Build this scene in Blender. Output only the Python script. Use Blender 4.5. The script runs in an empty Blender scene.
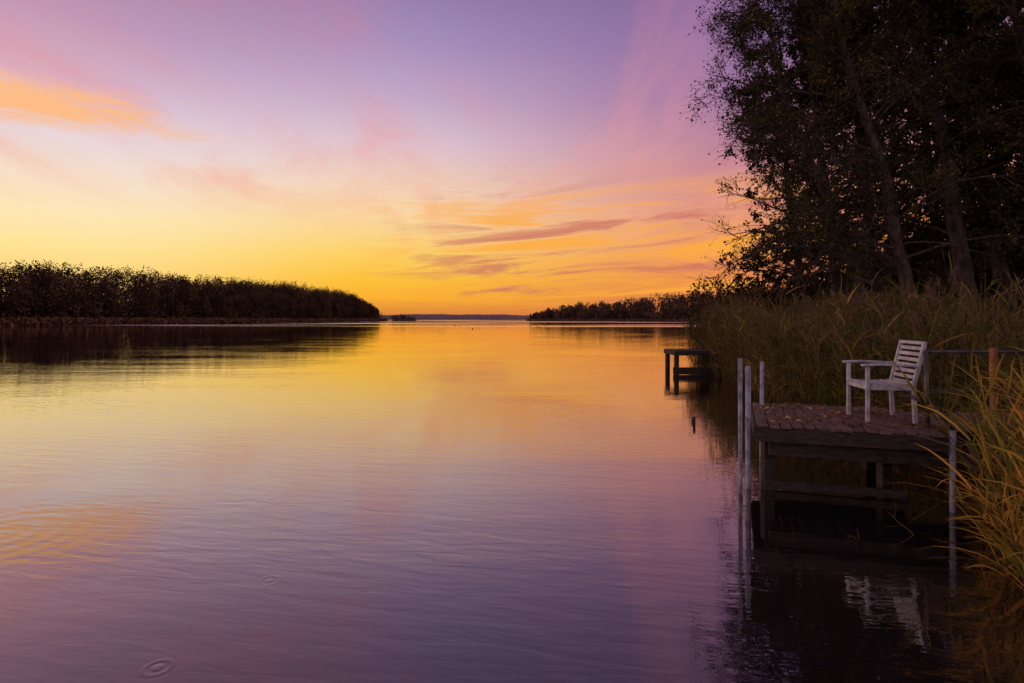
import bpy, bmesh, math
import numpy as np
from mathutils import Vector, Matrix
rng = np.random.default_rng(7)
scene = bpy.context.scene
scene.view_settings.view_transform = 'Standard'
scene.view_settings.look = 'None'
scene.view_settings.exposure = 0

def lin(c):
    o = []
    for v in c:
        v = v/255.0
        o.append(v/12.92 if v <= 0.04045 else ((v+0.055)/1.055)**2.4)
    return (o[0], o[1], o[2], 1.0)

# ------------------------------------------------------------ node helpers
class NT:
    def __init__(s, tree): s.t = tree; s.n = tree.nodes; s.l = tree.links
    def new(s, typ, **kw):
        nd = s.n.new(typ)
        for k, v in kw.items(): setattr(nd, k, v)
        return nd
    def put(s, sock, val):
        if isinstance(val, bpy.types.NodeSocket): s.l.new(val, sock)
        else: sock.default_value = val
    def math(s, op, a, b=0.0, c=None, clamp=False):
        nd = s.n.new('ShaderNodeMath'); nd.operation = op; nd.use_clamp = clamp
        s.put(nd.inputs[0], a); s.put(nd.inputs[1], b)
        if c is not None: s.put(nd.inputs[2], c)
        return nd.outputs[0]
    def smooth(s, v, a, b, lo=0.0, hi=1.0, typ='SMOOTHSTEP'):
        nd = s.n.new('ShaderNodeMapRange'); nd.interpolation_type = typ
        s.put(nd.inputs[0], v); nd.inputs[1].default_value = a; nd.inputs[2].default_value = b
        nd.inputs[3].default_value = lo; nd.inputs[4].default_value = hi
        return nd.outputs[0]
    def mix(s, f, a, b, blend='MIX'):
        nd = s.n.new('ShaderNodeMix'); nd.data_type = 'RGBA'; nd.blend_type = blend
        s.put(nd.inputs[0], f); s.put(nd.inputs[6], a); s.put(nd.inputs[7], b)
        return nd.outputs[2]
    def ramp(s, v, stops, interp='LINEAR'):
        nd = s.n.new('ShaderNodeValToRGB'); cr = nd.color_ramp; cr.interpolation = interp
        while len(cr.elements) > 1: cr.elements.remove(cr.elements[-1])
        cr.elements[0].position = stops[0][0]; cr.elements[0].color = stops[0][1]
        for p, c in stops[1:]:
            e = cr.elements.new(p); e.color = c
        s.put(nd.inputs[0], v)
        return nd.outputs[0]
    def noise(s, vec, scale, detail=4, rough=0.5, dist=0.0):
        nd = s.n.new('ShaderNodeTexNoise')
        s.put(nd.inputs['Vector'], vec); nd.inputs['Scale'].default_value = scale
        nd.inputs['Detail'].default_value = detail; nd.inputs['Roughness'].default_value = rough
        nd.inputs['Distortion'].default_value = dist
        return nd.outputs['Fac']
    def comb(s, x, y, z):
        nd = s.n.new('ShaderNodeCombineXYZ')
        s.put(nd.inputs[0], x); s.put(nd.inputs[1], y); s.put(nd.inputs[2], z)
        return nd.outputs[0]

# ------------------------------------------------------------ world / sky
GLOW_AZ = math.radians(-68); GLOW_EL = math.radians(11)
world = bpy.data.worlds.new("World"); scene.world = world; world.use_nodes = True
w = NT(world.node_tree); w.n.clear()
tc = w.new('ShaderNodeTexCoord')
sep = w.new('ShaderNodeSeparateXYZ'); w.l.new(tc.outputs['Generated'], sep.inputs[0])
X, Y, Z = sep.outputs
Zp = w.math('MAXIMUM', Z, 0.0)
az = w.math('ARCTAN2', X, Y)
rampL = w.ramp(Zp, [(0, lin((246,180,112))), (.06, lin((254,212,122))), (.10, lin((255,226,148))), (.15, lin((254,232,184))),
                    (.20, lin((246,226,208))), (.26, lin((230,212,222))), (.32, lin((212,182,206))), (.39, lin((192,152,184))),
                    (.55, lin((138,110,138))), (1, lin((84,76,116)))])
rampC = w.ramp(Zp, [(0, lin((205,118,66))), (.014, lin((228,142,56))), (.035, lin((252,176,42))), (.07, lin((255,196,56))), (.11, lin((255,210,98))),
                    (.16, lin((253,219,152))), (.22, lin((246,216,190))), (.29, lin((224,198,210))), (.36, lin((196,170,202))),
                    (.43, lin((168,146,190))), (.49, lin((150,128,176))), (.65, lin((98,84,118))), (1, lin((70,66,104)))])
rampR = w.ramp(Zp, [(0, lin((212,114,74))), (.04, lin((228,130,72))), (.09, lin((240,148,82))), (.14, lin((236,152,106))),
                    (.20, lin((220,146,134))), (.27, lin((194,134,154))), (.35, lin((164,120,162))), (.45, lin((138,108,160))),
                    (.65, lin((92,76,114))), (1, lin((70,66,104)))])
f1 = w.smooth(az, -.66, -.24)
f2 = w.smooth(az, -.26, .40)
col = w.mix(f1, rampL, rampC)
col = w.mix(f2, col, rampR)
# high streak clouds, projected on a plane so that they converge to the horizon
den = w.math('ADD', Zp, 0.10)
px_ = w.math('DIVIDE', X, den); py_ = w.math('DIVIDE', Y, den)
ca, sa = math.cos(-.10), math.sin(-.10)
along = w.math('ADD', w.math('MULTIPLY', px_, sa), w.math('MULTIPLY', py_, ca))
acr = w.math('SUBTRACT', w.math('MULTIPLY', px_, ca), w.math('MULTIPLY', py_, sa))
v1 = w.comb(w.math('MULTIPLY', acr, 1.6), w.math('MULTIPLY', along, .60), 2.3)
n1 = w.noise(v1, 1.0, 7, .62, .7)
n1m = w.smooth(n1, .38, .70)
ccol = w.ramp(Zp, [(0, lin((240,146,70))), (.10, lin((250,178,96))), (.18, lin((250,178,138))), (.28, lin((236,160,158))), (.42, lin((206,138,164))), (.6, lin((160,106,130))), (1, lin((110,84,130)))])
lowcut = w.math('ADD', w.smooth(Zp, .11, .25), w.math('MULTIPLY', w.smooth(Zp, .05, .18), w.smooth(az, -.30, .0)), clamp=True)
fm = w.math('MULTIPLY', n1m, lowcut)
fm = w.math('MULTIPLY', fm, .68)
col = w.mix(fm, col, ccol)
# low horizontal bands of orange cloud
v2 = w.comb(w.math('MULTIPLY', az, 2.4), w.math('MULTIPLY', w.math('SUBTRACT', Z, w.math('MULTIPLY', az, .06)), 24.0), 3.3)
n2 = w.noise(v2, 1.0, 7, .64, 1.0)
band = w.math('MULTIPLY', w.smooth(Zp, .012, .05), w.smooth(Zp, .27, .14))
band = w.math('MULTIPLY', band, w.smooth(az, -.34, .0))
col = w.mix(w.math('MULTIPLY', w.math('MULTIPLY', w.smooth(n2, .49, .60), band), .85), col, lin((255,172,60)))
col = w.mix(w.math('MULTIPLY', w.math('MULTIPLY', w.smooth(n2, .50, .38), band), .80), col, lin((204,112,98)))
# single lit cloud up on the left
du = w.math('DIVIDE', w.math('SUBTRACT', az, -.70), .18)
dv = w.math('DIVIDE', w.math('SUBTRACT', Z, .280), .027)
rr = w.math('SQRT', w.math('ADD', w.math('MULTIPLY', du, du), w.math('MULTIPLY', dv, dv)))
v3 = w.comb(w.math('MULTIPLY', az, 8.0), w.math('MULTIPLY', w.math('ADD', Z, w.math('MULTIPLY', az, .08)), 46.0), 5.0)
n3 = w.noise(v3, 1.0, 6, .66, .9)
cm = w.math('SUBTRACT', w.math('MULTIPLY', n3, 2.5), rr)
col = w.mix(w.math('MULTIPLY', w.smooth(cm, -.2, 1.0), .95), col, lin((255,188,128)))
# unseen sky behind the viewer, made bright lavender to light the facing surfaces
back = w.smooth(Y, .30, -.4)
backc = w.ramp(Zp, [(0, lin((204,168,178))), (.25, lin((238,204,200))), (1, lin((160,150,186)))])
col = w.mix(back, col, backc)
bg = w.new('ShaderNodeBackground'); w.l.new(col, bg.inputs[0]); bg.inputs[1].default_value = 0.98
sky = w.new('ShaderNodeTexSky'); sky.sky_type = 'NISHITA'; sky.sun_disc = False
sky.sun_elevation = GLOW_EL; sky.sun_rotation = GLOW_AZ
bg2 = w.new('ShaderNodeBackground'); w.l.new(sky.outputs[0], bg2.inputs[0]); bg2.inputs[1].default_value = 0.002
addn = w.new('ShaderNodeAddShader'); w.l.new(bg.outputs[0], addn.inputs[0]); w.l.new(bg2.outputs[0], addn.inputs[1])
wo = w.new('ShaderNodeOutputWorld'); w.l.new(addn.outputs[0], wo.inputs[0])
world.cycles.sampling_method = 'NONE'

# ------------------------------------------------------------ materials
def material(name):
    m = bpy.data.materials.new(name); m.use_nodes = True
    t = NT(m.node_tree); t.n.clear()
    out = t.new('ShaderNodeOutputMaterial')
    return m, t, out

def foliage_mat(name, stops, trans=.0, big=.35, bscale=.35):
    m, t, out = material(name)
    g = t.new('ShaderNodeNewGeometry')
    tcn = t.new('ShaderNodeTexCoord')
    bn = t.noise(tcn.outputs['Object'], bscale, 1)
    f = t.math('ADD', t.math('MULTIPLY', g.outputs['Random Per Island'], 1-big), t.math('MULTIPLY', t.smooth(bn, .3, .7), big))
    c = t.ramp(f, stops)
    p = t.new('ShaderNodeBsdfDiffuse'); t.l.new(c, p.inputs[0])
    if trans > 0:
        tr = t.new('ShaderNodeBsdfTranslucent'); t.l.new(c, tr.inputs[0])
        mx = t.new('ShaderNodeMixShader'); mx.inputs[0].default_value = trans
        t.l.new(p.outputs[0], mx.inputs[1]); t.l.new(tr.outputs[0], mx.inputs[2]); t.l.new(mx.outputs[0], out.inputs[0])
    else: t.l.new(p.outputs[0], out.inputs[0])
    return m

def noisy_mat(name, c1, c2, scale=(1,1,1), nscale=6, rough=.8, bump=.0, metal=0.0, island=0.0, spec=.3, detail=5):
    m, t, out = material(name)
    tcn = t.new('ShaderNodeTexCoord')
    mp = t.new('ShaderNodeMapping'); t.l.new(tcn.outputs['Object'], mp.inputs[0]); mp.inputs['Scale'].default_value = scale
    n = t.noise(mp.outputs[0], nscale, detail, .6)
    f = t.smooth(n, .3, .7)
    if island > 0:
        g = t.new('ShaderNodeNewGeometry')
        f = t.math('ADD', t.math('MULTIPLY', f, 1-island), t.math('MULTIPLY', g.outputs['Random Per Island'], island))
    c = t.ramp(f, [(0, c1), (1, c2)])
    p = t.new('ShaderNodeBsdfPrincipled'); t.l.new(c, p.inputs['Base Color'])
    p.inputs['Roughness'].default_value = rough; p.inputs['Metallic'].default_value = metal
    p.inputs['Specular IOR Level'].default_value = spec
    if bump:
        b = t.new('ShaderNodeBump'); b.inputs['Strength'].default_value = bump; b.inputs['Distance'].default_value = .02
        t.l.new(n, b.inputs['Height']); t.l.new(b.outputs[0], p.inputs['Normal'])
    t.l.new(p.outputs[0], out.inputs[0])
    return m

def C(r, g, b): return (r, g, b, 1.0)
M_leaf = foliage_mat("alder_leaves", [(0, C(.018,.018,.009)), (.5, C(.040,.037,.013)), (.85, C(.078,.056,.018)), (1, C(.16,.095,.028))])
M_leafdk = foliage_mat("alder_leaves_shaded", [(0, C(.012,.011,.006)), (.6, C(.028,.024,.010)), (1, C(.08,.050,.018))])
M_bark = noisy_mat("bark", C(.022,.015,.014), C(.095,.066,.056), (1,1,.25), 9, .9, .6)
M_barkdk = noisy_mat("bark_shaded", C(.014,.010,.010), C(.05,.034,.03), (1,1,.25), 9, .9, .4)  # bark and leaves of the back trees: their shade is put into the colour
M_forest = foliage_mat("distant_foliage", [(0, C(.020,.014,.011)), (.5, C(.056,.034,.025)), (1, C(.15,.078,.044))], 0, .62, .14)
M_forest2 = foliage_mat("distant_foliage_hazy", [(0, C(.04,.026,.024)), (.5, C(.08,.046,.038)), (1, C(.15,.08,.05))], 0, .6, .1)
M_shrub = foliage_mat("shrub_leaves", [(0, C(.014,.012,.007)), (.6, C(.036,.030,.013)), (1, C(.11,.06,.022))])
M_shrub_red = foliage_mat("autumn_shrub", [(0, C(.07,.03,.018)), (1, C(.22,.075,.035))])
M_reedleaf = foliage_mat("reed_leaves", [(0, C(.024,.040,.009)), (.30, C(.055,.068,.016)), (.58, C(.135,.105,.030)), (.82, C(.32,.18,.052)), (1, C(.60,.32,.095))], .3, .45, .55)
M_reedfront = foliage_mat("reed_leaves_yellow", [(0, C(.05,.08,.014)), (.3, C(.15,.16,.03)), (.6, C(.44,.26,.045)), (1, C(.75,.36,.08))], .4, .25, 1.2)
M_reedstalk = foliage_mat("reed_stalks", [(0, C(.05,.034,.017)), (1, C(.22,.14,.07))])
M_plume = foliage_mat("reed_plumes", [(0, C(.06,.035,.028)), (1, C(.15,.09,.068))])
M_litter = foliage_mat("fallen_leaf", [(0, C(.04,.02,.012)), (.5, C(.15,.075,.035)), (.85, C(.30,.16,.06)), (1, C(.5,.30,.10))])
M_ground = noisy_mat("soil_and_grass", C(.02,.018,.01), C(.06,.045,.025), (1,1,1), .8, .95)
M_deck = noisy_mat("weathered_deck_boards", C(.042,.025,.023), C(.17,.102,.09), (4,4,4), 5, .75, .5, island=.40)
M_beam = noisy_mat("old_dark_timber", C(.008,.006,.006), C(.055,.036,.034), (3,3,12), 3, .8, .7, island=.25)
M_pole = noisy_mat("galvanised_pipe", C(.08,.075,.11), C(.29,.28,.36), (1,1,.5), 16, .5, .1, metal=.1, detail=7)
M_rust = noisy_mat("orange_brown_wood", C(.10,.035,.015), C(.34,.14,.05), (1,1,.3), 14, .8, .3)
M_chair = noisy_mat("weathered_white_paint", C(.19,.18,.215), C(.46,.44,.50), (1,1,1), 11, .5, .2, island=.25)
M_rail = noisy_mat("dark_steel_rail", C(.03,.028,.03), C(.09,.08,.085), (1,1,1), 9, .5, .1, metal=.5)
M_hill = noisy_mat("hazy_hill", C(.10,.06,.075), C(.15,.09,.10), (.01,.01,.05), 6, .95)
M_duck = noisy_mat("duck_feathers", C(.02,.016,.014), C(.07,.05,.035), (1,1,1), 12, .8)

# ------------------------------------------------------------ mesh helpers
def mesh_obj(name, verts, quads, mats, midx=None, smooth=False):
    me = bpy.data.meshes.new(name)
    verts = np.asarray(verts, dtype=np.float32).reshape(-1, 3); quads = np.asarray(quads, dtype=np.int32).reshape(-1, 4)
    me.vertices.add(len(verts)); me.vertices.foreach_set("co", verts.ravel())
    me.loops.add(quads.size); me.loops.foreach_set("vertex_index", quads.ravel())
    me.polygons.add(len(quads)); me.polygons.foreach_set("loop_start", np.arange(0, quads.size, 4, dtype=np.int32))
    for m in mats: me.materials.append(m)
    if midx is not None: me.polygons.foreach_set("material_index", np.asarray(midx, dtype=np.int32))
    me.update(calc_edges=True)
    if smooth: me.polygons.foreach_set("use_smooth", np.ones(len(quads), dtype=bool))
    ob = bpy.data.objects.new(name, me); scene.collection.objects.link(ob)
    return ob

class Acc:
    def __init__(s): s.v = []; s.q = []; s.m = []; s.n = 0
    def add(s, v, q, mi):
        v = np.asarray(v).reshape(-1, 3); q = np.asarray(q).reshape(-1, 4)
        s.v.append(v); s.q.append(q+s.n); s.m.append(np.full(len(q), mi)); s.n += len(v)
    def obj(s, name, mats, smooth=False):
        return mesh_obj(name, np.concatenate(s.v), np.concatenate(s.q), mats, np.concatenate(s.m), smooth)

def nrm(a): return a/np.maximum(np.linalg.norm(a, axis=-1, keepdims=True), 1e-9)
def grow(starts, dirs, lens, K, jit, grav):
    P = [starts]; d = nrm(dirs); L = (np.asarray(lens)/(K-1))[:, None]
    for k in range(K-1):
        d = nrm(d + rng.normal(size=d.shape)*jit + np.array([0, 0, grav]))
        P.append(P[-1]+d*L)
    return np.stack(P, 1)
def tubes(acc, P, R, S, mi):
    N, K, _ = P.shape
    T = nrm(np.gradient(P, axis=1))
    ref = np.where(np.abs(T[..., 2:3]) > .8, np.array([1., 0, 0]), np.array([0, 0, 1.]))
    A = nrm(np.cross(T, ref)); B = np.cross(T, A)
    ang = np.arange(S)/S*2*np.pi
    V = P[:, :, None, :] + R[:, :, None, None]*(A[:, :, None, :]*np.cos(ang)[None, None, :, None]+B[:, :, None, :]*np.sin(ang)[None, None, :, None])
    idx = np.arange(N*K*S).reshape(N, K, S)
    a = idx[:, :-1, :]; b = np.roll(idx, -1, 2)[:, :-1, :]; c = np.roll(idx, -1, 2)[:, 1:, :]; d = idx[:, 1:, :]
    acc.add(V, np.stack([a, b, c, d], -1), mi)
def ribbons(acc, P, Wd, side, mi):
    N, K, _ = P.shape
    V = np.stack([P-side[:, None, :]*Wd[..., None]/2, P+side[:, None, :]*Wd[..., None]/2], 2)
    idx = np.arange(N*K*2).reshape(N, K, 2)
    acc.add(V, np.stack([idx[:, :-1, 0], idx[:, :-1, 1], idx[:, 1:, 1], idx[:, 1:, 0]], -1), mi)
def leaves(acc, P, size, mi, flat=0.0):
    N = len(P); size = np.broadcast_to(size, (N,))[:, None]
    a = nrm(rng.normal(size=(N, 3))*np.array([1, 1, 1-flat])); r = rng.normal(size=(N, 3))*np.array([1, 1, 1-flat]); b = nrm(np.cross(a, np.cross(r, a)))
    V = np.stack([P-a*size*.6, P+b*size*.36-a*size*.05, P+a*size*.6, P-b*size*.36-a*size*.05], 1)
    acc.add(V, np.arange(N*4).reshape(N, 4), mi)
def lerp_on(P, idx, t):
    K = P.shape[1]; f = t*(K-1); i = np.minimum(f.astype(int), K-2); w_ = (f-i)[:, None]
    return P[idx, i]*(1-w_)+P[idx, i+1]*w_, nrm(P[idx, i+1]-P[idx, i])
def children(P, n, t0, t1, ang):
    N = len(P); idx = np.repeat(np.arange(N), n); t = rng.uniform(t0, t1, len(idx))
    pos, tan = lerp_on(P, idx, t)
    perp = nrm(np.cross(tan, rng.normal(size=tan.shape)))
    a = np.radians(rng.normal(ang, 12, len(idx)))[:, None]
    return idx, t, pos, tan*np.cos(a)+perp*np.sin(a)

def make_tree(name, ctrl, r0, n1, L1, n2, n3, nleaf, lsize, tmin=.2, bias=(0, 0), droop=-.03, upb=.0, extra=None, mats=None, wob=.06):
    ctrl = np.array(ctrl, float); acc = Acc()
    K = 16; tt = np.linspace(0, len(ctrl)-1, K)
    tr = np.stack([np.interp(tt, np.arange(len(ctrl)), ctrl[:, i]) for i in range(3)], 1)
    tr[1:-1] = (tr[:-2]+2*tr[1:-1]+tr[2:])/4
    tr[2:] += np.cumsum(rng.normal(0, wob, (K-2, 3))*np.array([1, 1, 0]), 0)
    P0 = tr[None]; tl = np.linspace(0, 1, K)
    R0 = (r0*(1-tl)**.75+.02)[None].copy(); R0[0, 0] *= 1.5
    tubes(acc, P0, R0, 9, 0)
    t = tmin+(1-tmin)*rng.uniform(0, 1, n1)**.9
    azi = rng.uniform(0, 2*np.pi, n1)
    up = rng.uniform(.05, .55, n1)+t*.5+upb
    d = np.stack([np.cos(azi)+bias[0], np.sin(azi)+bias[1], up], 1)
    ln = L1*(1.05-.62*t)*rng.uniform(.55, 1.15, n1)
    if extra is not None:
        e = np.array(extra, float)
        t = np.r_[t, e[:, 0]]; d = np.vstack([d, e[:, 1:4]]); ln = np.r_[ln, e[:, 4]]
    pos, tan = lerp_on(P0, np.zeros(len(t), int), np.minimum(t, .999))
    P1 = grow(pos, d, ln, 9, .13, droop)
    tk = np.linspace(0, 1, 9)
    r1 = np.clip(ln*.013, .015, .09)
    tubes(acc, P1, r1[:, None]*(1-tk)[None]**.8+.006, 5, 0)
    i2, t2, p2, d2 = children(P1, n2, .18, 1.0, 48)
    l2 = ln[i2]*.36*(1.15-.6*t2)*rng.uniform(.6, 1.2, len(i2))+.25
    P2 = grow(p2, d2, l2, 6, .16, -.02)
    tk = np.linspace(0, 1, 6)
    tubes(acc, P2, np.clip(l2*.008, .007, .02)[:, None]*(1-tk)[None]+.0045, 3, 0)
    i3, t3, p3, d3 = children(P2, n3, .2, 1.0, 45)
    l3 = rng.uniform(.3, .85, len(i3))
    P3 = grow(p3, d3, l3, 4, .2, -.03)
    tubes(acc, P3, np.full((len(i3), 4), .0042), 3, 0)
    wgt = rng.uniform(0, 1, len(P2))**1.5
    wgt1 = rng.uniform(.2, 1, len(P1))
    pr = wgt[i3]*wgt1[i2][i3]; pr = pr/pr.sum(); li = rng.choice(len(P3), nleaf, p=pr)
    pl, _ = lerp_on(P3, li, rng.uniform(.1, 1, nleaf))
    leaves(acc, pl+rng.normal(0, .07, pl.shape), rng.uniform(.6, 1.25, nleaf)*lsize, 1)
    return acc.obj(name, mats or [M_bark, M_leaf])

# ------------------------------------------------------------ lake outline & terrain
lake = np.array([(5.2,-8),(6.5,-2),(7.2,2),(7.8,6),(8.3,11),(8.8,17),(9.8,23),(13,30),(30,50),(70,110),(115,200),(140,300),(120,420),
                 (62,560),(18,650),(90,900),(120,1400),(-200,1500),(-420,1300),(-300,800),(-150,600),(-119,528),(-112,470),(-124,370),
                 (-136,250),(-141,150),(-140,40),(-110,-60),(-50,-90),(-8,-30)], float)
def sdf(p):
    p = np.asarray(p, float); d = np.full(len(p), 1e9); ins = np.zeros(len(p), bool)
    for i in range(len(lake)):
        a = lake[i]; b = lake[(i+1) % len(lake)]; e = b-a; w_ = p-a
        h = np.clip((w_@e)/(e@e), 0, 1)[:, None]
        d = np.minimum(d, np.linalg.norm(w_-e*h, axis=1))
        c = ((a[1] > p[:, 1]) != (b[1] > p[:, 1]))
        with np.errstate(divide='ignore', invalid='ignore'):
            xi = (b[0]-a[0])*(p[:, 1]-a[1])/(b[1]-a[1]+1e-12)+a[0]
        ins ^= c & (p[:, 0] < xi)
    return np.where(ins, -d, d)
def height(p):
    s = sdf(p)
    return np.where(s < 0, np.maximum(s*.35, -2.5), np.minimum(s*.22, .55)+np.clip(s-6, 0, 120)*.07)
n = 260
g = np.sinh(np.linspace(-6.4, 6.4, n))*8.0
gx = g*1.25; gy = g*1.25+10
GX, GY = np.meshgrid(gx, gy, indexing='ij'); pts = np.stack([GX.ravel(), GY.ravel()], 1)
gz = height(pts)+rng.normal(0, .02, len(pts))
idx = np.arange(n*n).reshape(n, n)
q = np.stack([idx[:-1, :-1], idx[1:, :-1], idx[1:, 1:], idx[:-1, 1:]], -1)
mesh_obj("ground", np.column_stack([pts, gz]), q, [M_ground], smooth=True)

# ------------------------------------------------------------ water
mw, t, out = material("lake_water")
tcn = t.new('ShaderNodeTexCoord'); P = tcn.outputs['Object']
sp = t.new('ShaderNodeSeparateXYZ'); t.l.new(P, sp.inputs[0]); wx, wy = sp.outputs[0], sp.outputs[1]
vA = t.comb(t.math('MULTIPLY', wx, .9), t.math('MULTIPLY', t.math('ADD', wy, t.math('MULTIPLY', wx, .18)), 3.4), 0.0)
hA = t.noise(vA, 2.1, 3, .55, .3)
vB = t.comb(t.math('MULTIPLY', wx, .25), wy, 4.0)
hB = t.noise(vB, .55, 2, .5, .3)
patch = t.smooth(t.noise(t.comb(t.math('MULTIPLY', wx, .12), t.math('MULTIPLY', wy, .30), 7.0), 1.0, 2, .5, .3), .35, .65, .35, 1.2)
h = t.math('ADD', t.math('MULTIPLY', t.math('MULTIPLY', hA, patch), .0037), t.math('MULTIPLY', hB, .010))
for cx, cy, rad, freq, amp in [(-1.93,3.10,.14,110,.0006), (-1.76,4.13,.11,110,.0004), (-4.5,5.0,1.3,30,.00036), (-2.9,6.2,.8,36,.0002)]:
    dx = t.math('SUBTRACT', wx, cx); dy = t.math('SUBTRACT', wy, cy)
    d = t.math('SQRT', t.math('ADD', t.math('MULTIPLY', dx, dx), t.math('MULTIPLY', dy, dy)))
    ring = t.math('MULTIPLY', t.math('SINE', t.math('MULTIPLY', d, float(freq))), t.smooth(d, rad, rad*.25, 0, amp))
    h = t.math('ADD', h, ring)
bump = t.new('ShaderNodeBump'); bump.inputs['Strength'].default_value = 1.0; bump.inputs['Distance'].default_value = 1.0
t.l.new(h, bump.inputs['Height'])
fr = t.new('ShaderNodeFresnel'); fr.inputs[0].default_value = 1.33; t.l.new(bump.outputs[0], fr.inputs['Normal'])
fac = t.math('POWER', fr.outputs[0], .49, clamp=True)
fac = t.math('MULTIPLY', fac, 1.08, clamp=True)
wn = t.noise(t.comb(t.math('MULTIPLY', wx, .006), t.math('MULTIPLY', wy, .03), 2.0), 1.0, 3, .55, .4)
strip = t.math('MULTIPLY', t.smooth(wn, .47, .60), t.smooth(wy, 100, 160))
rough = t.math('ADD', t.math('MULTIPLY', strip, .20), .012)
gl = t.new('ShaderNodeBsdfGlossy'); gl.distribution = 'GGX'; gl.inputs['Color'].default_value = (1.0,.92,.86,1)
t.l.new(rough, gl.inputs['Roughness']); t.l.new(bump.outputs[0], gl.inputs['Normal'])
df = t.new('ShaderNodeBsdfDiffuse'); df.inputs[0].default_value = (.008,.006,.008,1)
mx = t.new('ShaderNodeMixShader'); t.l.new(fac, mx.inputs[0]); t.l.new(df.outputs[0], mx.inputs[1]); t.l.new(gl.outputs[0], mx.inputs[2])
t.l.new(mx.outputs[0], out.inputs[0])
mesh_obj("lake_water", [(-2500,-400,0),(2500,-400,0),(2500,4000,0),(-2500,4000,0)], [(0,1,2,3)], [mw])

# ------------------------------------------------------------ distant forests
def forest(name, box, n_try, dmin, dmax, hlo, hhi, nleaf, lsz, mats, frac_pine=.4, cond=None, hfun=None, rr_=(.17, .30)):
    acc = Acc()
    p = np.column_stack([rng.uniform(box[0], box[1], n_try), rng.uniform(box[2], box[3], n_try)])
    s = sdf(p); k = (s > dmin) & (s < dmax)
    if cond is not None: k &= cond(p)
    p = p[k]; s = s[k]
    z0 = height(p); N = len(p)
    H = rng.uniform(hlo, hhi, N)*(.60+.40*np.clip((s-dmin)/16, 0, 1))
    if hfun is not None: H *= hfun(p)
    Rr = H*rng.uniform(rr_[0], rr_[1], N)
    pine = rng.uniform(size=N) < frac_pine
    base = np.column_stack([p, z0-.2]); top = base+np.column_stack([rng.normal(0, .4, N), rng.normal(0, .4, N), H*.85])
    TP = np.stack([base, (base+top)/2, top], 1)
    tubes(acc, TP, np.array([.22, .16, .04])[None]*np.ones((N, 1)), 4, 0)
    u = nrm(rng.normal(size=(N, nleaf, 3)))
    lump = 1+.16*np.sin(u[..., 0]*5+rng.uniform(0, 6, (N, 1)))*np.cos(u[..., 2]*6+rng.uniform(0, 6, (N, 1)))
    rad = rng.uniform(.2, 1, (N, nleaf))**.28*lump
    zc = np.where(pine, .62, .58)[:, None]; zr = np.where(pine, .36, .40)[:, None]
    zz = u[..., 2]*rad*zr+zc
    taper = np.where(pine[:, None], np.clip(1.25-zz, .15, 1)*1.1, 1.0)
    LP = np.stack([p[:, 0:1]+u[..., 0]*rad*Rr[:, None]*taper, p[:, 1:2]+u[..., 1]*rad*Rr[:, None]*taper, z0[:, None]+zz*H[:, None]], -1)
    leaves(acc, LP.reshape(-1, 3), np.repeat(rng.uniform(.85, 1.15, N), nleaf)*lsz, 1)
    nu = N*40
    ui = rng.integers(0, N, nu)
    UP = np.column_stack([p[ui]+rng.normal(0, 2.6, (nu, 2)), z0[ui]+rng.uniform(0, 1, nu)**1.3*7])
    leaves(acc, UP, lsz*1.6, 1)
    return acc.obj(name, mats)
hl = lambda p: np.interp(p[:, 1], [0, 150, 200, 260, 330, 380, 410, 440, 480, 530], [1.26, 1.26, 1.32, 1.40, 1.48, 1.60, 1.52, 1.56, 1.45, 1.10])*(1+.025*np.sin(p[:, 1]*.085)+.02*np.sin(p[:, 1]*.31))
forest("distant_forest", (-195,-105,60,640), 4600, 4, 34, 13.4, 16.4, 290, .62, [M_bark, M_forest], .15, lambda p: p[:, 0] < -100, hl, (.13, .22))
hr = lambda p: np.interp(p[:, 1], [180, 330, 450, 560, 640, 700], [1.2, 1.34, 1.30, 1.08, .9, .5])*(1+.05*np.sin(p[:, 0]*.11)+.04*np.sin(p[:, 0]*.37))
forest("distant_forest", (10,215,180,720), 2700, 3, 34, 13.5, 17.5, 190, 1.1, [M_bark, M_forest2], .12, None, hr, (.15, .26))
forest("distant_forest", (14,190,34,190), 900, 4, 34, 9, 14, 200, .8, [M_bark, M_forest], .2, lambda p: p[:, 1] > 36)
acc = Acc()
def fringe(i0, i1, n_, hgt, sz):
    seg = lake[i0:i1+1]; L = np.linalg.norm(np.diff(seg, axis=0), axis=1); cum = np.r_[0, np.cumsum(L)]
    s = rng.uniform(0, cum[-1], n_)
    x = np.interp(s, cum, seg[:, 0]); y = np.interp(s, cum, seg[:, 1])
    leaves(acc, np.column_stack([x+rng.normal(0, 1.8, n_), y+rng.normal(0, 1.8, n_), rng.uniform(0, 1, n_)*hgt]), sz, 0)
fringe(19, 26, 20000, 2.2, 1.1); fringe(9, 14, 14000, 1.8, 1.1)
acc.obj("shoreline_reeds", [foliage_mat("shore_sedge", [(0, C(.07,.032,.022)), (1, C(.17,.085,.052))])])
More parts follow.
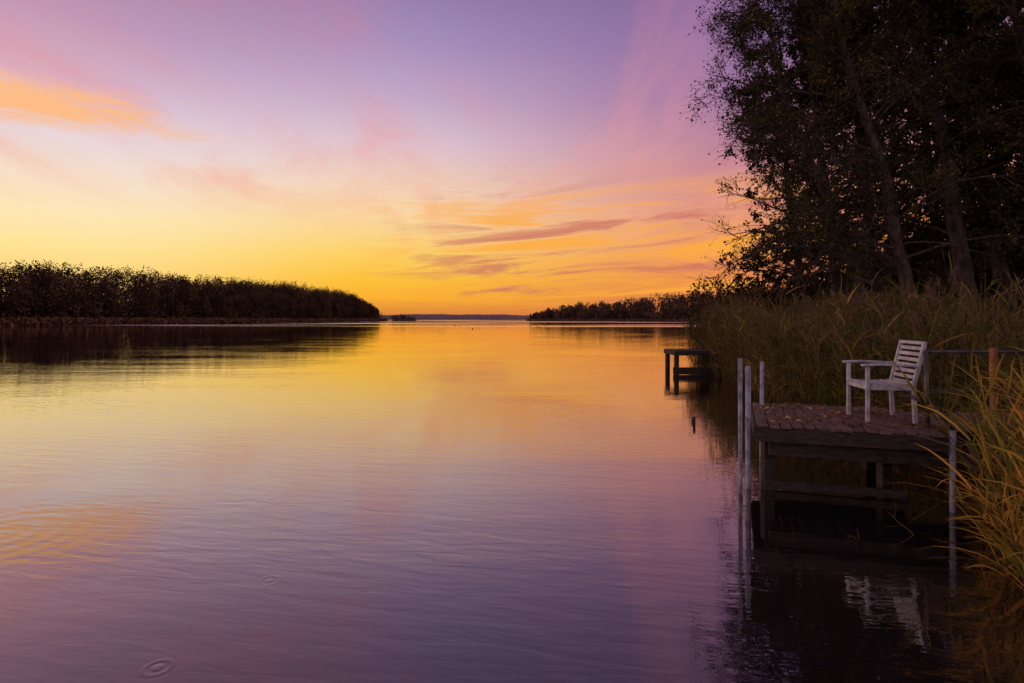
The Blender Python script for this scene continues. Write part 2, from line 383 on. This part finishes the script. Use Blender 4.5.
# small wooded islet
acc = Acc()
th = np.linspace(0, 2*np.pi, 17)[:-1]
ring = np.column_stack([-112+15*np.cos(th), 590+5*np.sin(th), np.full(16, -.3)])
ring2 = np.column_stack([-112+11*np.cos(th), 590+3*np.sin(th), np.full(16, .9)])
ri = np.arange(16); V = np.vstack([ring, ring2, [[-112, 590, 1.2]]*16])
acc.add(V, np.vstack([np.column_stack([ri, np.roll(ri, -1), np.roll(ri, -1)+16, ri+16]), np.column_stack([ri+16, np.roll(ri, -1)+16, np.roll(ri, -1)+32, ri+32])]), 0)
for _ in range(9):
    dx_ = rng.uniform(-11, 11)
    c = np.array([-112+dx_, 590+rng.uniform(-3, 3), rng.uniform(2.0, 6.5)*(1-abs(dx_+3)/20)])
    leaves(acc, c+rng.normal(size=(130, 3))*np.array([1.5, 1.4, 1.1]), .9, 1)
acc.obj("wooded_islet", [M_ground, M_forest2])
# far hills
xs = np.linspace(-900, 700, 240); nz = np.zeros(240)
for k_, a_ in [(3, 2.5), (7, 1.6), (17, .9), (43, .6), (90, .5)]: nz += a_*np.sin(xs/1600*2*np.pi*k_+k_*1.3)
V = []
for yy, hh in [(1380, -1), (1420, 7), (1480, 11), (1700, 15), (2300, 14)]:
    V.append(np.column_stack([xs, np.full(240, yy)+nz*4, np.maximum(hh+nz*.55*(hh > 0), -1)]))
V = np.concatenate(V); idx = np.arange(5*240).reshape(5, 240)
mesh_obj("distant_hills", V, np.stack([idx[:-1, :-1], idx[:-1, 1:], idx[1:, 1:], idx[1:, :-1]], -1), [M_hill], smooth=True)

# ------------------------------------------------------------ alder trees on the bank
exA = [(.25,-1,-.2,.12,4.6),(.29,-1,.1,.05,4.8),(.33,-1,.3,.10,4.0),(.36,-1,-.1,.30,4.2),(.42,-1,-.3,.5,4.0),(.52,-1,.0,.6,3.5),(.60,-1,-.2,.55,3.4),(.70,-1,.1,.7,3.2),(.78,-1,-.2,.6,2.9),(.85,-1,.1,.9,2.7),(.93,-.8,0,1,2.4)]
make_tree("alder_tree", [(13.0,20,0),(12.2,20,3),(11.3,20.1,5.8),(10.3,20.2,8),(9.6,20.2,10),(9.2,20.2,13)], .18, 46, 3.9, 11, 7, 17000, .080, .24, (-.30,-.1), -.06, -.1, exA, wob=.05)
make_tree("alder_tree", [(13.8,19,0),(13.3,19,2.6),(12.7,19,5.4),(11.8,19.2,8.6),(10.9,19.4,12),(10.3,19.6,16)], .22, 60, 4.4, 10, 6, 26000, .085, .26, (-.25,-.1), -.05, -.02, [(.5,-1,0,.5,4.2),(.62,-1,.1,.5,4.2),(.72,-1,0,.6,3.9),(.82,-1,0,.7,3.5)], wob=.05)
make_tree("alder_tree", [(16.5,20,0),(16.0,20,4),(15.3,20,8),(14.3,20.2,13),(13.8,20.4,16.5)], .31, 64, 4.9, 9, 6, 36000, .095, .30, (-.1,-.1), -.03, wob=.06)
make_tree("alder_tree", [(19.6,22,0),(19.0,22,4),(18.3,22,7.5),(17.2,22.2,13),(16.8,22.4,17)], .30, 62, 4.8, 9, 5, 36000, .105, .30, (-.1,-.1), -.03, wob=.06)
make_tree("alder_tree", [(17.6,17.8,0),(17.1,17.7,3.5),(16.2,17.6,7.5),(15.2,17.6,12),(14.8,17.6,15)], .19, 50, 4.2, 8, 6, 30000, .09, .32, (-.1,-.1), -.03, wob=.06)
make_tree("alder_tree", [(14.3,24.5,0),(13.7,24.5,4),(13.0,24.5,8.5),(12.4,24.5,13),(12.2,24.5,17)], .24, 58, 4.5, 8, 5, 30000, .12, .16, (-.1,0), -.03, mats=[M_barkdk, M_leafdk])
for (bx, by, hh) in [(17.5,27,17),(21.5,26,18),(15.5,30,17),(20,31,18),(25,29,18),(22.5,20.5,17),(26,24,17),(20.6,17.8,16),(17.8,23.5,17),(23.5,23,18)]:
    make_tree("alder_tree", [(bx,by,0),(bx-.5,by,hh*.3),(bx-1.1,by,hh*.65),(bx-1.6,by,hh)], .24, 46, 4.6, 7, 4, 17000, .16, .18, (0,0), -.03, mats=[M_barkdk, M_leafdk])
# dark thicket below the trees
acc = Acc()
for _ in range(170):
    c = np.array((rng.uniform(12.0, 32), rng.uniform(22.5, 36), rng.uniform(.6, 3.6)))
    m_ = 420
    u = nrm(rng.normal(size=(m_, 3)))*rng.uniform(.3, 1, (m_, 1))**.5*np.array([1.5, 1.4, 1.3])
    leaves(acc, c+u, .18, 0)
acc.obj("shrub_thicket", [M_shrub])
acc = Acc()
for c in [(13.2,27,1.2),(14.2,28,1.6),(12.2,25.5,.9),(16,33,2.0),(19,38,2.2),(21,42,2.4),(16.5,36,1.5),(24,50,2.6)]:
    u = nrm(rng.normal(size=(900, 3)))*rng.uniform(.3, 1, (900, 1))**.5*np.array([1.5, 1.2, 1.2])
    leaves(acc, np.array(c)+u, .15, 0)
acc.obj("autumn_shrub", [M_shrub_red])

# ------------------------------------------------------------ reeds
def inside(poly, p):
    poly = np.array(poly); ins = np.zeros(len(p), bool)
    for i in range(len(poly)):
        a = poly[i]; b = poly[(i+1) % len(poly)]
        c = ((a[1] > p[:, 1]) != (b[1] > p[:, 1]))
        xi = (b[0]-a[0])*(p[:, 1]-a[1])/((b[1]-a[1]) or 1e-9)+a[0]
        ins ^= c & (p[:, 0] < xi)
    return ins
def reeds(name, poly, dens, hlo, hhi, nl, lw, mats, lean=(0, 0), plume=.35, leafmin=.15, tilt=.09, grav=-.26):
    poly = np.array(poly); lo = poly.min(0); hi = poly.max(0); N = int((hi-lo).prod()*dens)
    p = rng.uniform(lo, hi, (N, 2))
    p = p+rng.normal(0, .18, p.shape); p = p[inside(poly, p)]; N = len(p)
    acc = Acc()
    clump = .84+.16*np.sin(p[:, 0]*1.9+1+p[:, 1]*.6)*np.cos(p[:, 1]*1.3)
    H = rng.uniform(hlo, hhi, N)*clump
    base = np.column_stack([p, np.full(N, -.25)])
    d = np.column_stack([rng.normal(lean[0], tilt, N), rng.normal(lean[1], tilt, N), np.ones(N)])
    PS = grow(base, d, H+.25, 6, .045, -.02)
    rr = np.linspace(.0062, .0022, 6)[None]*rng.uniform(.8, 1.2, (N, 1))
    tubes(acc, PS, rr, 3, 1)
    i, t_, pos, dd = children(PS, nl, leafmin, .97, 36)
    L = rng.uniform(.28, .66, len(i))
    PL = grow(pos, dd+np.array([lean[0]*.8, 0, .25]), L, 5, .08, grav)
    wd = np.array([.5, 1, .9, .6, .03])[None]*rng.uniform(.6, 1.25, (len(i), 1))*lw
    side = nrm(np.cross(dd, np.array([0, 0, 1.])+rng.normal(0, .35, dd.shape)))
    ribbons(acc, PL, wd, side, 0)
    k = np.where(rng.uniform(size=N) < plume)[0]
    if len(k):
        r = np.repeat(k, 14); st, tn = lerp_on(PS, r, rng.uniform(.90, 1, len(r)))
        PP = grow(st, tn+rng.normal(0, .28, tn.shape)+np.array([-.1, 0, 0]), rng.uniform(.08, .2, len(r)), 4, .1, -.12)
        ribbons(acc, PP, np.array([.004, .012, .010, .002])[None]*np.ones((len(r), 1)), nrm(rng.normal(size=(len(r), 3))), 2)
    return acc.obj(name, mats)
RM = [M_reedleaf, M_reedstalk, M_plume]
RF = [M_reedfront, M_reedstalk, M_plume]
reeds("reed_bed", [(7.0,23),(6.7,19.5),(6.1,15.5),(5.5,12.5),(5.0,10),(4.95,8.9),(6,8.5),(9.5,8.5),(10.5,12),(13,19),(13.5,25),(9,25)], 60, 1.6, 2.9, 6, .026, RM, tilt=.12)
reeds("reed_bed", [(5.4,7.15),(9.5,7.15),(9.5,8.6),(4.9,8.6)], 66, 1.4, 2.4, 7, .024, RM, tilt=.12)
reeds("reed_bed", [(4.78,5.6),(4.52,5.2),(4.10,4.7),(3.66,4.2),(3.42,3.75),(3.5,3.3),(5.5,3.2),(7.5,4),(8,5.7)], 95, 1.0, 1.85, 9, .018, RF, (-.12, -.02), .10, .10, .16, -.20)

# ------------------------------------------------------------ timber builders
def beam(bm, p0, p1, wd, ht, up=(0, 0, 1)):
    p0 = Vector(p0); p1 = Vector(p1); x = (p1-p0); L = x.length; x.normalize(); upv = Vector(up)
    if abs(x.dot(upv)) > .95: upv = Vector((0, 1, 0))
    y = upv.cross(x).normalized(); z = x.cross(y).normalized()
    M = Matrix(((x.x, y.x, z.x, 0), (x.y, y.y, z.y, 0), (x.z, y.z, z.z, 0), (0, 0, 0, 1)))
    M = Matrix.Translation((p0+p1)/2) @ M @ Matrix.Diagonal((L, wd, ht, 1))
    bmesh.ops.create_cube(bm, size=1.0, matrix=M)
def cyl(bm, p0, p1, r0, r1=None, seg=14):
    p0 = Vector(p0); p1 = Vector(p1); d = p1-p0
    q_ = d.to_track_quat('Z', 'Y').to_matrix().to_4x4()
    bmesh.ops.create_cone(bm, cap_ends=True, segments=seg, radius1=r0, radius2=r1 if r1 is not None else r0, depth=d.length, matrix=Matrix.Translation((p0+p1)/2) @ q_)
def bm_obj(bm, name, mat, parent=None, bevel=.004, smooth=False):
    me = bpy.data.meshes.new(name); bm.to_mesh(me); bm.free(); me.materials.append(mat)
    ob = bpy.data.objects.new(name, me); scene.collection.objects.link(ob)
    if bevel:
        md = ob.modifiers.new("bevel", 'BEVEL'); md.width = bevel; md.segments = 2; md.limit_method = 'ANGLE'
    if smooth:
        for p_ in me.polygons: p_.use_smooth = len(p_.vertices) == 4
    if parent: ob.parent = parent
    return ob
def empty(name):
    e = bpy.data.objects.new(name, None); scene.collection.objects.link(e); return e

# ------------------------------------------------------------ main dock
O = Vector((2.66, 6.18, 0)); phi = math.radians(18)
U = Vector((math.cos(phi), -math.sin(phi), 0)); Vv = Vector((math.sin(phi+.06), math.cos(phi+.06), 0))
def D(u, v, z): return O+U*u+Vv*v+Vector((0, 0, z))
W_, L_ = 1.72, 1.72
dock = empty("wooden_dock")
bm = bmesh.new(); nb = 15; pw = W_/nb
for i in range(nb):
    u = (i+.5)*pw; o1 = rng.uniform(-.025, .02)
    beam(bm, D(u, -.04+o1, .745+rng.uniform(-.005, .005)), D(u, L_+o1, .745+rng.uniform(-.005, .005)), pw-rng.uniform(.006, .014), .028)
bm_obj(bm, "deck_boards", M_deck, dock, .003)
bm = bmesh.new()
beam(bm, D(-.01, .0, .65), D(W_+.03, .0, .655), .06, .15)
beam(bm, D(.0, .035, .655), D(.0, L_-.05, .655), .06, .145)
beam(bm, D(W_, .035, .655), D(W_, L_-.05, .655), .06, .145)
beam(bm, D(.0, L_-.02, .655), D(W_, L_-.02, .655), .06, .145)
beam(bm, D(.12, .12, .485), D(W_+.02, .12, .480), .09, .14)
beam(bm, D(.10, L_-.25, .475), D(W_, L_-.25, .475), .09, .16)
beam(bm, D(.06, .24, .055), D(1.46, .24, .06), .06, .08)
bm_obj(bm, "beams", M_beam, dock, .006)
bm = bmesh.new()
for (u, v, a) in [(.12, .26, .12), (1.36, .75, .12), (.16, L_-.14, .13), (1.36, L_-.14, .13)]:
    beam(bm, D(u, v, -1.2), D(u, v, .58), a, a)
bm_obj(bm, "posts", M_beam, dock, .012)
bm = bmesh.new()
cyl(bm, (2.50, 6.22, -1.2), (2.49, 6.21, 1.47), .023)
cyl(bm, (2.64, 6.36, -1.2), (2.64, 6.36, 1.375), .030)
cyl(bm, (3.33, 7.60, -1.2), (3.34, 7.60, 1.33), .026)
cyl(bm, D(W_+.055, -.04, -1.2), D(W_+.055, -.04, .80), .027)
bm_obj(bm, "steel_poles", M_pole, dock, 0, True)
# gangway to the bank
bm = bmesh.new()
x = 4.68
while x < 9.2:
    beam(bm, (x, 5.88, .742), (x, 6.95, .742+rng.uniform(-.004, .004)), .125, .028); x += .134
bm_obj(bm, "gangway_boards", M_deck, dock, .003)
bm = bmesh.new()
for yy in (5.95, 6.88): beam(bm, (4.6, yy, .655), (9.3, yy, .655), .06, .13)
for xx in (6.1, 7.8):
    for yy in (6.03, 6.80): beam(bm, (xx, yy, -1.0), (xx, yy, .70), .12, .12)
bm_obj(bm, "gangway_beams", M_beam, dock, .006)
# handrail
rail = empty("handrail")
bm = bmesh.new()
cyl(bm, (4.34, 5.93, .62), (4.31, 5.93, 1.56), .022); cyl(bm, (4.30, 5.93, 1.56), (9.2, 5.95, 1.545), .017)
cyl(bm, (4.33, 5.93, 1.16), (9.2, 5.95, 1.0), .008)
cyl(bm, (4.34, 5.93, 1.05), (4.62, 5.84, .66), .014)
bm_obj(bm, "rail_tubes", M_rail, rail, 0, True)
bm = bmesh.new()
beam(bm, (4.955, 5.84, .55), (4.94, 5.84, 1.60), .058, .05); beam(bm, (6.3, 5.84, .4), (6.3, 5.84, 1.60), .08, .06)
bm_obj(bm, "wooden_rail_posts", M_rust, rail, .006)
# leaf litter on the deck
acc = Acc(); nL = 1500
uu = rng.uniform(0, W_, nL); vv = rng.uniform(0, L_, nL)
LP = np.array([tuple(D(a, b, .766+rng.uniform(0, .010))) for a, b in zip(uu, vv)])
k = rng.uniform(size=nL) < .3+.7*(np.sin(uu*5+2)*np.cos(vv*6) > -.1)
leaves(acc, LP[k], rng.uniform(.018, .05, k.sum()), 0, .85)
G = np.column_stack([rng.uniform(4.7, 8.5, 700), rng.uniform(5.9, 6.9, 700), rng.uniform(.765, .775, 700)])
leaves(acc, G, .045, 0, .85)
acc.obj("fallen_leaves", [M_litter])

# ------------------------------------------------------------ garden chair (local: x width, -y front)
bm = bmesh.new(); hw = .255
for s in (-1, 1):
    beam(bm, (s*hw, -.24, 0), (s*hw, -.24, .615), .038, .038)
    beam(bm, (s*hw, .235, 0), (s*hw, .215, .42), .038, .042)
    beam(bm, (s*hw, .216, .40), (s*hw, .325, .865), .038, .036)
    beam(bm, (s*hw, -.215, .385), (s*hw, .20, .385), .026, .055)
    beam(bm, (s*(hw+.003), -.30, .630), (s*(hw+.003), -.10, .640), .058, .024)
    beam(bm, (s*(hw+.003), -.103, .640), (s*(hw+.003), .262, .626), .054, .023)
beam(bm, (-hw+.022, -.24, .385), (hw-.022, -.24, .385), .026, .055)
beam(bm, (-hw+.022, .212, .385), (hw-.022, .212, .385), .026, .055)
for i in range(7):
    y = -.235+i*.070; z = .425-(.012*math.sin(i/6*math.pi))
    beam(bm, (-hw-.012 if 0 < i < 6 else -hw+.02, y, z), (hw+.012 if 0 < i < 6 else hw-.02, y, z), .050, .016)
for i in range(7):
    f = .08+i*.135
    yy = .216+(.325-.216)*f; zz = .40+.465*f
    beam(bm, (-hw+.018, yy, zz), (hw-.018, yy, zz), .013, .040, up=(0, .22, .97))
beam(bm, (-hw-.02, .326, .873), (hw+.02, .326, .873), .034, .036, up=(0, .22, .97))
chair = bm_obj(bm, "garden_chair", M_chair, None, .004)
chair.rotation_euler = (0, 0, math.radians(-90-10)); chair.location = (4.20, 6.48, .762)

# ------------------------------------------------------------ second small dock further along the reeds
d2 = empty("small_jetty")
bm = bmesh.new(); x = 5.60
while x < 8.6:
    beam(bm, (x, 19.3, .80), (x, 20.7, .80), .135, .035); x += .145
bm_obj(bm, "jetty_boards", M_beam, d2, .003)
bm = bmesh.new()
beam(bm, (5.52, 19.32, .72), (8.7, 19.32, .72), .07, .12); beam(bm, (5.52, 20.66, .72), (8.7, 20.66, .72), .07, .12)
beam(bm, (5.56, 19.40, .72), (5.56, 20.6, .72), .07, .12)
beam(bm, (5.50, 19.40, .13), (7.6, 19.40, .13), .10, .24)
for xx in (5.62, 8.1):
    for yy in (19.44, 20.55): cyl(bm, (xx, yy, -1), (xx, yy, .75), .085, seg=10)
bm_obj(bm, "jetty_frame", M_beam, d2, .004)
for (sx, sy, sh) in [(3.26, 10.2, .15), (3.33, 10.5, .08), (6.0, 14.6, .3)]:
    bm = bmesh.new(); cyl(bm, (0, 0, -.8), (.01, .01, sh), .030, .024, 9)
    o = bm_obj(bm, "mooring_stake", M_beam, None, .004); o.location = (sx, sy, 0)

# ------------------------------------------------------------ dead twigs near the dock
acc = Acc()
st = np.array([(3.05,4.9,-.05),(3.7,4.1,-.05),(3.55,5.0,-.05),(3.9,4.8,-.05)]); dr = np.array([(-.5,.2,.9),(.3,-.3,.9),(-.4,.1,1.1),(-.7,.1,.8)])
P1 = grow(st, dr, np.array([.18,.26,.32,.5]), 7, .22, -.08)
tubes(acc, P1, np.linspace(.006, .0015, 7)[None]*np.ones((4, 1)), 5, 0)
i, t_, pos, dd = children(P1, 3, .3, .95, 45)
tubes(acc, grow(pos, dd, rng.uniform(.06, .18, len(i)), 4, .2, 0), np.full((len(i), 4), .002), 3, 0)
acc.obj("dead_branch", [M_reedstalk])

# ------------------------------------------------------------ water birds far out on the lake
def duck_mesh():
    bm = bmesh.new()
    rings = [(-.27,.10,.012,.010),(-.22,.075,.05,.035),(-.12,.055,.10,.075),(0,.05,.115,.09),(.10,.06,.10,.085),(.16,.09,.06,.065),(.175,.13,.038,.04),(.185,.16,.033,.035),
             (.205,.185,.042,.042),(.245,.19,.030,.028),(.275,.18,.016,.010),(.31,.175,.012,.006)]
    prev = None
    for (x, z, ry, rz) in rings:
        vs = [bm.verts.new((x+(.03*math.sin(a) if .14 < x < .2 else 0), ry*math.cos(a), z+rz*math.sin(a))) for a in [k*math.pi/5 for k in range(10)]]
        if prev:
            for k in range(10): bm.faces.new((prev[k], prev[(k+1) % 10], vs[(k+1) % 10], vs[k]))
        else: bm.faces.new(vs)
        prev = vs
    bm.faces.new(prev)
    me = bpy.data.meshes.new("duck"); bm.to_mesh(me); bm.free(); me.materials.append(M_duck)
    for p_ in me.polygons: p_.use_smooth = True
    return me
dm = duck_mesh()
for i in range(12):
    y = rng.uniform(105, 165); x = (rng.uniform(-70, 60))/569*y
    o = bpy.data.objects.new("duck", dm); scene.collection.objects.link(o)
    o.location = (x, y, 0); o.rotation_euler = (0, 0, rng.uniform(0, 6.28))

# ------------------------------------------------------------ sun + camera
sl = bpy.data.lights.new("side_glow", 'SUN'); sl.energy = .65; sl.angle = math.radians(14); sl.color = (1.0, .66, .44)  # warm side glow added to light reeds and chair; sun is below the horizon
so = bpy.data.objects.new("side_glow", sl); scene.collection.objects.link(so)
sd = Vector((math.sin(GLOW_AZ)*math.cos(GLOW_EL), math.cos(GLOW_AZ)*math.cos(GLOW_EL), math.sin(GLOW_EL)))
so.rotation_euler = (-sd).to_track_quat('-Z', 'Y').to_euler()
cam = bpy.data.cameras.new("camera"); cam.lens = 20; cam.sensor_width = 36; cam.shift_y = -22.5/1024
cam.clip_start = .05; cam.clip_end = 9000
co = bpy.data.objects.new("camera", cam); scene.collection.objects.link(co)
co.location = (0, 0, 1.9); co.rotation_euler = (math.radians(90), 0, 0)
scene.camera = co
